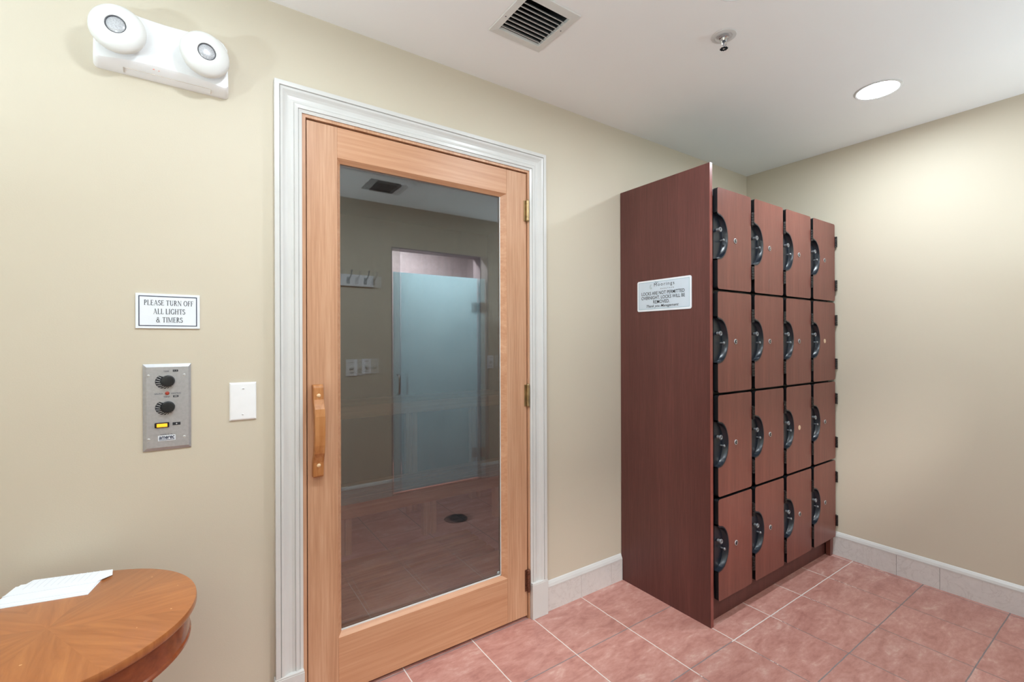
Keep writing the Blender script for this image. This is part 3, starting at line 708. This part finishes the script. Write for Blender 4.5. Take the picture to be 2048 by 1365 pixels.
sk = thing('sprinkler', (1.646, -.757, H), 'small chrome sprinkler hanging from the ceiling', 'sprinkler')
DN = Matrix.Rotation(PI, 4, 'X'); S = lambda h=0: at(1.646, -.757, H-h, DN)
m = MB(); m.lathe([(.044, .0005), (.043, .003), (.036, .0048), (.030, .0048), (.026, .002), (.018, .0015)], S(), 36, False); m.smooth = True; m.build('escutcheon', M['trimwhite'], sk)
m = MB(); m.lathe([(.017, 0), (.017, .010), (.012, .012), (.009, .020), (.0001, .020)], S(), 20, False); m.smooth = True; m.build('body', M['chrome'], sk)
m = MB()
for s in (-1, 1): m.tube([(1.646+s*.009, -.757, H-.016), (1.646+s*.014, -.757, H-.026), (1.646+s*.011, -.757, H-.036), (1.646+s*.002, -.757, H-.044)], .0024, 8)
m.smooth = True; m.build('frame_arms', M['chrome'], sk)
m = MB(); m.tube([(1.646, -.757, H-.018), (1.646, -.757, H-.040)], .0022, 8); m.build('glass_bulb', M['lensring'], sk)
m = MB(); m.lathe([(.0001, .043), (.004, .043), (.004, .046), (.013, .0475), (.013, .0488), (.003, .0488), (.0001, .051)], S(), 20, False)
for k in range(10):
    a = 2*PI*k/10; m.box(1.646+.012*math.cos(a)-.0025, 1.646+.012*math.cos(a)+.0025, -.757+.012*math.sin(a)-.0025, -.757+.012*math.sin(a)+.0025, H-.0488, H-.0475)
m.build('deflector', M['chrome'], sk)

LY = -.942
lt = thing('recessed_light', (2.583, LY, H), 'lit round recessed ceiling light near the right wall', 'ceiling light')
m = MB(); A = at(2.583, LY, H, DN)
m.lathe([(.0885, .0003), (.0880, .003), (.084, .0052), (.078, .0045), (.0765, .002), (.0765, .0003)], A, 48, False); m.smooth = True; m.build('trim_ring', M['trimwhite'], lt)
m = MB(); m.lathe([(.0762, .0012), (.06, .0022), (.03, .0028), (.0001, .003)], A, 40, False); m.smooth = True; m.build('diffuser', M['lamp'], lt)
for x, lb in ((1.44, 'lit recessed ceiling light in the middle of the room'), (.30, 'lit recessed ceiling light in front of the sauna control')):
    o = copy_tree(lt); o.location.x = x; tag(o, lb)
    for ch in o.children:
        if ch.name.startswith('diffuser'): ch.data = ch.data.copy(); ch.data.materials[0] = M['lamp2' if x < 1 else 'lamp3']
cd = thing('ceiling_speaker', (1.292, -1.43, H), 'pale round ceiling disc reflected at the top of the door glass', 'ceiling fitting')
m = MB(); m.lathe([(.055, .0005), (.054, .006), (.047, .012), (.03, .0145), (.0001, .015)], at(1.292, -1.43, H, DN), 32, False); m.smooth = True; m.build('cover', M['plate'], cd)
m = MB(); m.torus(at(1.292, -1.43, H-.013, DN), .03, .0015); m.build('ridge', M['seam'], cd)

# ------------------------------------------------------------------ side table with papers
TC = Vector((-.264, -.346, 0)); TZ, TR = .675, .268
tb = thing('side_table', tuple(TC), 'round orange-brown side table with sunburst veneer top', 'table')
m = MB(); m.lathe([(.0001, TZ), (TR-.004, TZ), (TR-.0012, TZ-.0010), (TR, TZ-.004), (TR, TZ-.015), (TR-.002, TZ-.019), (TR-.006, TZ-.022), (.0001, TZ-.022)], Matrix.Translation(TC), 96, False); m.smooth = True; m.build('tabletop', M['veneer'], tb)
m = MB(); m.lathe([(TR-.022, TZ-.022), (TR-.016, TZ-.026), (TR-.015, TZ-.031), (TR-.015, TZ-.078), (TR-.012, TZ-.082), (TR-.012, TZ-.088), (TR-.030, TZ-.088), (TR-.032, TZ-.022)], Matrix.Translation(TC), 96, False); m.smooth = True; m.build('apron', M['tablered'], tb)
for k in range(4):
    a = PI/4+k*PI/2; c = TC+Vector((math.cos(a), math.sin(a), 0))*(TR-.052); f = TC+Vector((math.cos(a), math.sin(a), 0))*(TR-.036)
    sq = lambda p, s, z: [(p.x-s, p.y-s, z), (p.x+s, p.y-s, z), (p.x+s, p.y+s, z), (p.x-s, p.y+s, z)]
    m = MB(); m.loft([sq(f, .010, 0), sq(c, .017, TZ-.10), sq(c, .017, TZ-.0225)]); m.build('leg', M['tablered'], tb)
PK = lambda p: (p[0]*.976, -1.741+(p[1]+1.741)*.976)
def sheet(poly, z0, th, label, group=None, lift=0):
    poly = [PK(p) for p in poly]; m = MB(); o0 = Vector((sum(p[0] for p in poly)/len(poly), sum(p[1] for p in poly)/len(poly), z0))
    m.prism(poly, XY, z0, z0+th); o = m.build('paper_sheet', M['paper'], None, loc=o0)
    tag(o, label, 'paper', group); return o
def rect(cx, cy, a, w, h):
    c, s = math.cos(a), math.sin(a); return [(cx+c*u-s*v, cy+s*u+c*v) for u, v in ((-w/2, -h/2), (w/2, -h/2), (w/2, h/2), (-w/2, h/2))]
A0 = math.radians(-12.5)
z = TZ
def corner_rect(x, y, a, w, h):   # lower right corner at (x, y), extending left w and back h
    c, s = math.cos(a), math.sin(a); return [(x-c*w, y-s*w), (x, y), (x-s*h, y+c*h), (x-c*w-s*h, y-s*w+c*h)]
sheet(corner_rect(-.222, -.178, A0, .190, .115), z+.0001, .0012, 'lowest white sheet of the paper stack on the table', None); z += .0014
sheet(corner_rect(-.2225, -.170, A0+.02, .180, .110), z, .0006, 'white sheet in the middle of the paper stack', 'middle sheets of the paper stack'); z += .0008
sheet(corner_rect(-.2215, -.160, A0-.01, .180, .100), z, .0006, 'white sheet in the middle of the paper stack', 'middle sheets of the paper stack'); z += .0008
top = [(-.420, -.090), (-.384, -.118), (-.217, -.113-.012), (-.184, -.086), (-.188, -.043), (-.350, -.012), (-.372, -.014)]
top = [(-.410, -.150), (-.385, -.104), (-.2165, -.1145), (-.1845, -.0875), (-.1880, -.0445), (-.3680, -.0005), (-.394, -.098)]
top = [(-.394, -.080), (-.2165, -.1155), (-.1845, -.0915), (-.1880, -.0535), (-.3530, -.0090)]
ts = sheet(top, z, .0008, 'top white sheet of the paper stack, with its corner cut off')
m = MB()
for i in range(11):
    t_ = i/10*.8+.08; p = Vector((-.3640, -.006)).lerp(Vector((-.195, -.048)), t_); q = p+Vector((-.012, -.052)); m.flat([_line(PK(p), PK(q), .0018)], lambda a, b: (a, b, z+.0009))
m.build('print', M['paperline'], ts)

# ------------------------------------------------------------------ the opposite side of the room (visible as reflection)
# shower stall
SY = YF-.12
m = MB(); m.box(.95, 2.65, SY-1.0, SY-.92, 0, 2.4); m.box(.87, .95, SY-1.0, SY, 0, 2.4); m.box(2.65, 2.73, SY-1.0, SY, 0, 2.4)
struct('wall_shower', m, M['stallmarble'], 'marble shower walls glimpsed above the frosted door in the reflection', 'wall')
m = MB(); m.box(.87, 2.73, SY-1.0, SY, 2.4, 2.46); struct('ceiling_shower', m, M['ceiling'], 'white ceiling of the shower stall', 'ceiling')
m = MB()
m.box(OX0-.001, OX0+.006, SY-.003, YF+.003, 0, OZ+.001); m.box(OX1-.006, OX1+.001, SY-.003, YF+.003, 0, OZ+.001); m.box(OX0+.006, OX1-.006, SY-.003, YF+.003, OZ-.006, OZ+.001)
struct('trim_5', m, M['stallmarble'], 'marble lining of the shower opening', 'trim')
sd = thing('door_2', (OX1-.012, YF-.03, 0), 'frosted glass shower door reflected in the wooden door', 'door'); tag(sd, kind='structure')
m = MB(); m.box(OX0+.030, OX1-.016, YF-.045, YF-.035, .012, 1.885, .0008); m.build('glass_panel', M['frost'], sd)
for z in (1.612, .245):
    m = MB(); m.box(OX1-.075, OX1-.008, YF-.052, YF-.028, z-.045, z+.045, .003); m.build('hinge', M['steel'], sd)
m = MB(); hx = OX0+.062
m.tube([(hx, YF-.035, 1.01), (hx, YF-.006, 1.01), (hx, YF+.010, 1.003), (hx, YF+.017, .985), (hx, YF+.017, .870), (hx, YF+.010, .852), (hx, YF-.006, .845), (hx, YF-.035, .845)], .0095, 12); m.smooth = True
m.build('pull_handle', M['chrome'], sd)
# hook rail
hr = thing('hook_rail', (.78, YF, 1.735), 'white board with coat hooks reflected at the left of the door glass', 'coat rack')
m = MB(); m.box(.36, 1.205, YF+.0003, YF+.018, 1.735, 1.828, .004); m.build('board', M['plate'], hr)
for x in (.465, .60, .735, .87, 1.005, 1.14):
    m = MB(); m.box(x-.012, x+.012, YF+.018, YF+.022, 1.752, 1.806, .002)
    m.tube([(x, YF+.02, 1.785), (x+.006, YF+.045, 1.800), (x+.012, YF+.062, 1.825), (x+.014, YF+.066, 1.850)], .0056, 8)
    m.tube([(x, YF+.02, 1.770), (x-.010, YF+.038, 1.754), (x-.018, YF+.050, 1.760), (x-.021, YF+.053, 1.776)], .005, 8)
    m.lathe([(.0001, -.008), (.006, -.005), (.0085, 0), (.006, .005), (.0001, .008)], at(x+.014, YF+.066, 1.853, Matrix()), 10, False); m.smooth = True
    m.build('hook', M['darksteel'], hr)
def dimmer(x, z, w, h, label):
    d = thing('dimmer_switch', (x, YF, z-h/2), label, 'switch')
    m = MB(); m.box(x-w/2, x+w/2, YF+.0003, YF+.007, z-h/2, z+h/2, .002); m.build('plate', M['plate'], d)
    m = MB(); m.lathe([(.0001, 0), (.0155, 0), (.014, .012), (.010, .018), (.0001, .019)], at(x, YF+.007, z, Matrix.Rotation(-PI/2, 4, 'X')), 20, False); m.smooth = True; m.build('knob', M['plastic'], d)
    m = MB(); m.box(x-.016, x+.016, YF+.007, YF+.0076, z-.042, z-.039); m.box(x-.014, x+.014, YF+.007, YF+.0076, z+.040, z+.043); m.build('marking', M['lensring'], d)
dimmer(1.032, 1.085, .088, .132, 'wider white dial switch, leftmost reflected in the door glass')
dimmer(1.149, 1.093, .070, .122, 'narrower white dial switch reflected left of the frosted door')
dimmer(2.330, 1.095, .070, .122, 'white dial switch reflected right of the frosted door')
fd = thing('floor_drain', (1.568, -1.235, 0), 'dark round floor drain reflected low in the door glass', 'drain')
m = MB(); m.lathe([(.0001, .0008), (.072, .0008), (.078, .003), (.084, .003), (.086, .0002)], Matrix.Translation((1.568, -1.235, 0)), 36, False); m.build('grate', M['drain'], fd)
m = MB()
for k in range(-3, 4): m.box(1.568-.05, 1.568+.05, -1.235+k*.018-.003, -1.235+k*.018+.003, .0009, .0026)
m.build('bars', M['lensring'], fd)

# ------------------------------------------------------------------ light: shower stall lamp, added fill uplights, faint ambient
def area(name, loc, rot, size, power, color):
    l = bpy.data.lights.new(name, 'AREA'); l.shape = 'DISK'; l.size = size; l.energy = power; l.color = color
    o = bpy.data.objects.new(name, l); col.objects.link(o); o.location = loc; o.rotation_euler = rot; return o
area('shower_ceiling_lamp', (1.8, SY-.35, 2.38), (0, 0, 0), .2, 85, (1, .98, .96))
def add_fill_uplight(x, y, rz, power, label):  # invented bowl uplight, kept out of view, added to brighten the ceiling
    s = thing('fill_uplight', (x, y, 1.250), label, 'added fill light'); s.rotation_euler.z = 0
    R_ = Matrix.Translation((x, y, 0)) @ Matrix.Rotation(rz, 4, 'Z')
    m = MB(); n = 16; rings = []
    for r, h in ((.02, 1.250), (.09, 1.280), (.13, 1.330), (.15, 1.390), (.142, 1.390), (.122, 1.335), (.08, 1.290), (.02, 1.265)):
        rings.append([R_ @ Vector((r*math.cos(PI*i/n), .004+r*math.sin(PI*i/n), h)) for i in range(n+1)])
    m.loft(rings+[rings[0]], False, False); m.smooth = True; m.build('bowl', M['plastic'], s)
    m = MB(); m.lathe([(.0001, 0), (.05, 0), (.05, .004), (.0001, .004)], R_ @ Matrix.Translation((0, 0, 1.250)) @ Matrix.Rotation(-PI/2, 4, 'X'), 24, False); m.build('back_plate', M['steel'], s)
    p = R_ @ Vector((0, .07, 1.360)); area('fill_uplight_lamp', p, (PI, 0, 0), .11, power, (.72, .89, 1))
UP = 30
add_fill_uplight(XL, -1.0, -PI/2, UP*.8, 'added white half bowl fill uplight on the left wall, out of view')
add_fill_uplight(2.78, YF, 0, UP*.25, 'added white half bowl fill uplight, unseen behind the camera at right')
add_fill_uplight(-.55, YF, 0, UP, 'added white half bowl fill uplight, unseen behind the camera at left')
w = bpy.data.worlds.new('world'); scene.world = w; w.use_nodes = True
w.node_tree.nodes['Background'].inputs[0].default_value = (.5, .5, .5, 1); w.node_tree.nodes['Background'].inputs[1].default_value = .02

# ------------------------------------------------------------------ camera
F, YAW, ROLL, CY, CZ = 926.43, .6013, -.0032, -1.741, 1.294
r_ = Vector((math.cos(YAW), -math.sin(YAW), 0)); fw = Vector((math.sin(YAW), math.cos(YAW), 0)); up = Vector((0, 0, 1))
r2 = r_*math.cos(ROLL)+up*math.sin(ROLL); u2 = -r_*math.sin(ROLL)+up*math.cos(ROLL)
cam = bpy.data.cameras.new('camera'); co = bpy.data.objects.new('camera', cam); col.objects.link(co)
cam.sensor_width = 36; cam.lens = F/2048*36; cam.clip_start = .01
mw = Matrix((( r2.x, u2.x, -fw.x, 0), (r2.y, u2.y, -fw.y, CY), (r2.z, u2.z, -fw.z, CZ), (0, 0, 0, 1)))
co.matrix_world = mw
scene.camera = co
vs = scene.view_settings; vs.view_transform = 'Standard'; vs.look = 'None'; vs.gamma = 1; vs.exposure = .1; vs.use_curve_mapping = False
scene.cycles.use_denoising = True
scene.cycles.max_bounces = 14; scene.cycles.transparent_max_bounces = 16; scene.cycles.diffuse_bounces = 6
scene.cycles.sample_clamp_indirect = 4
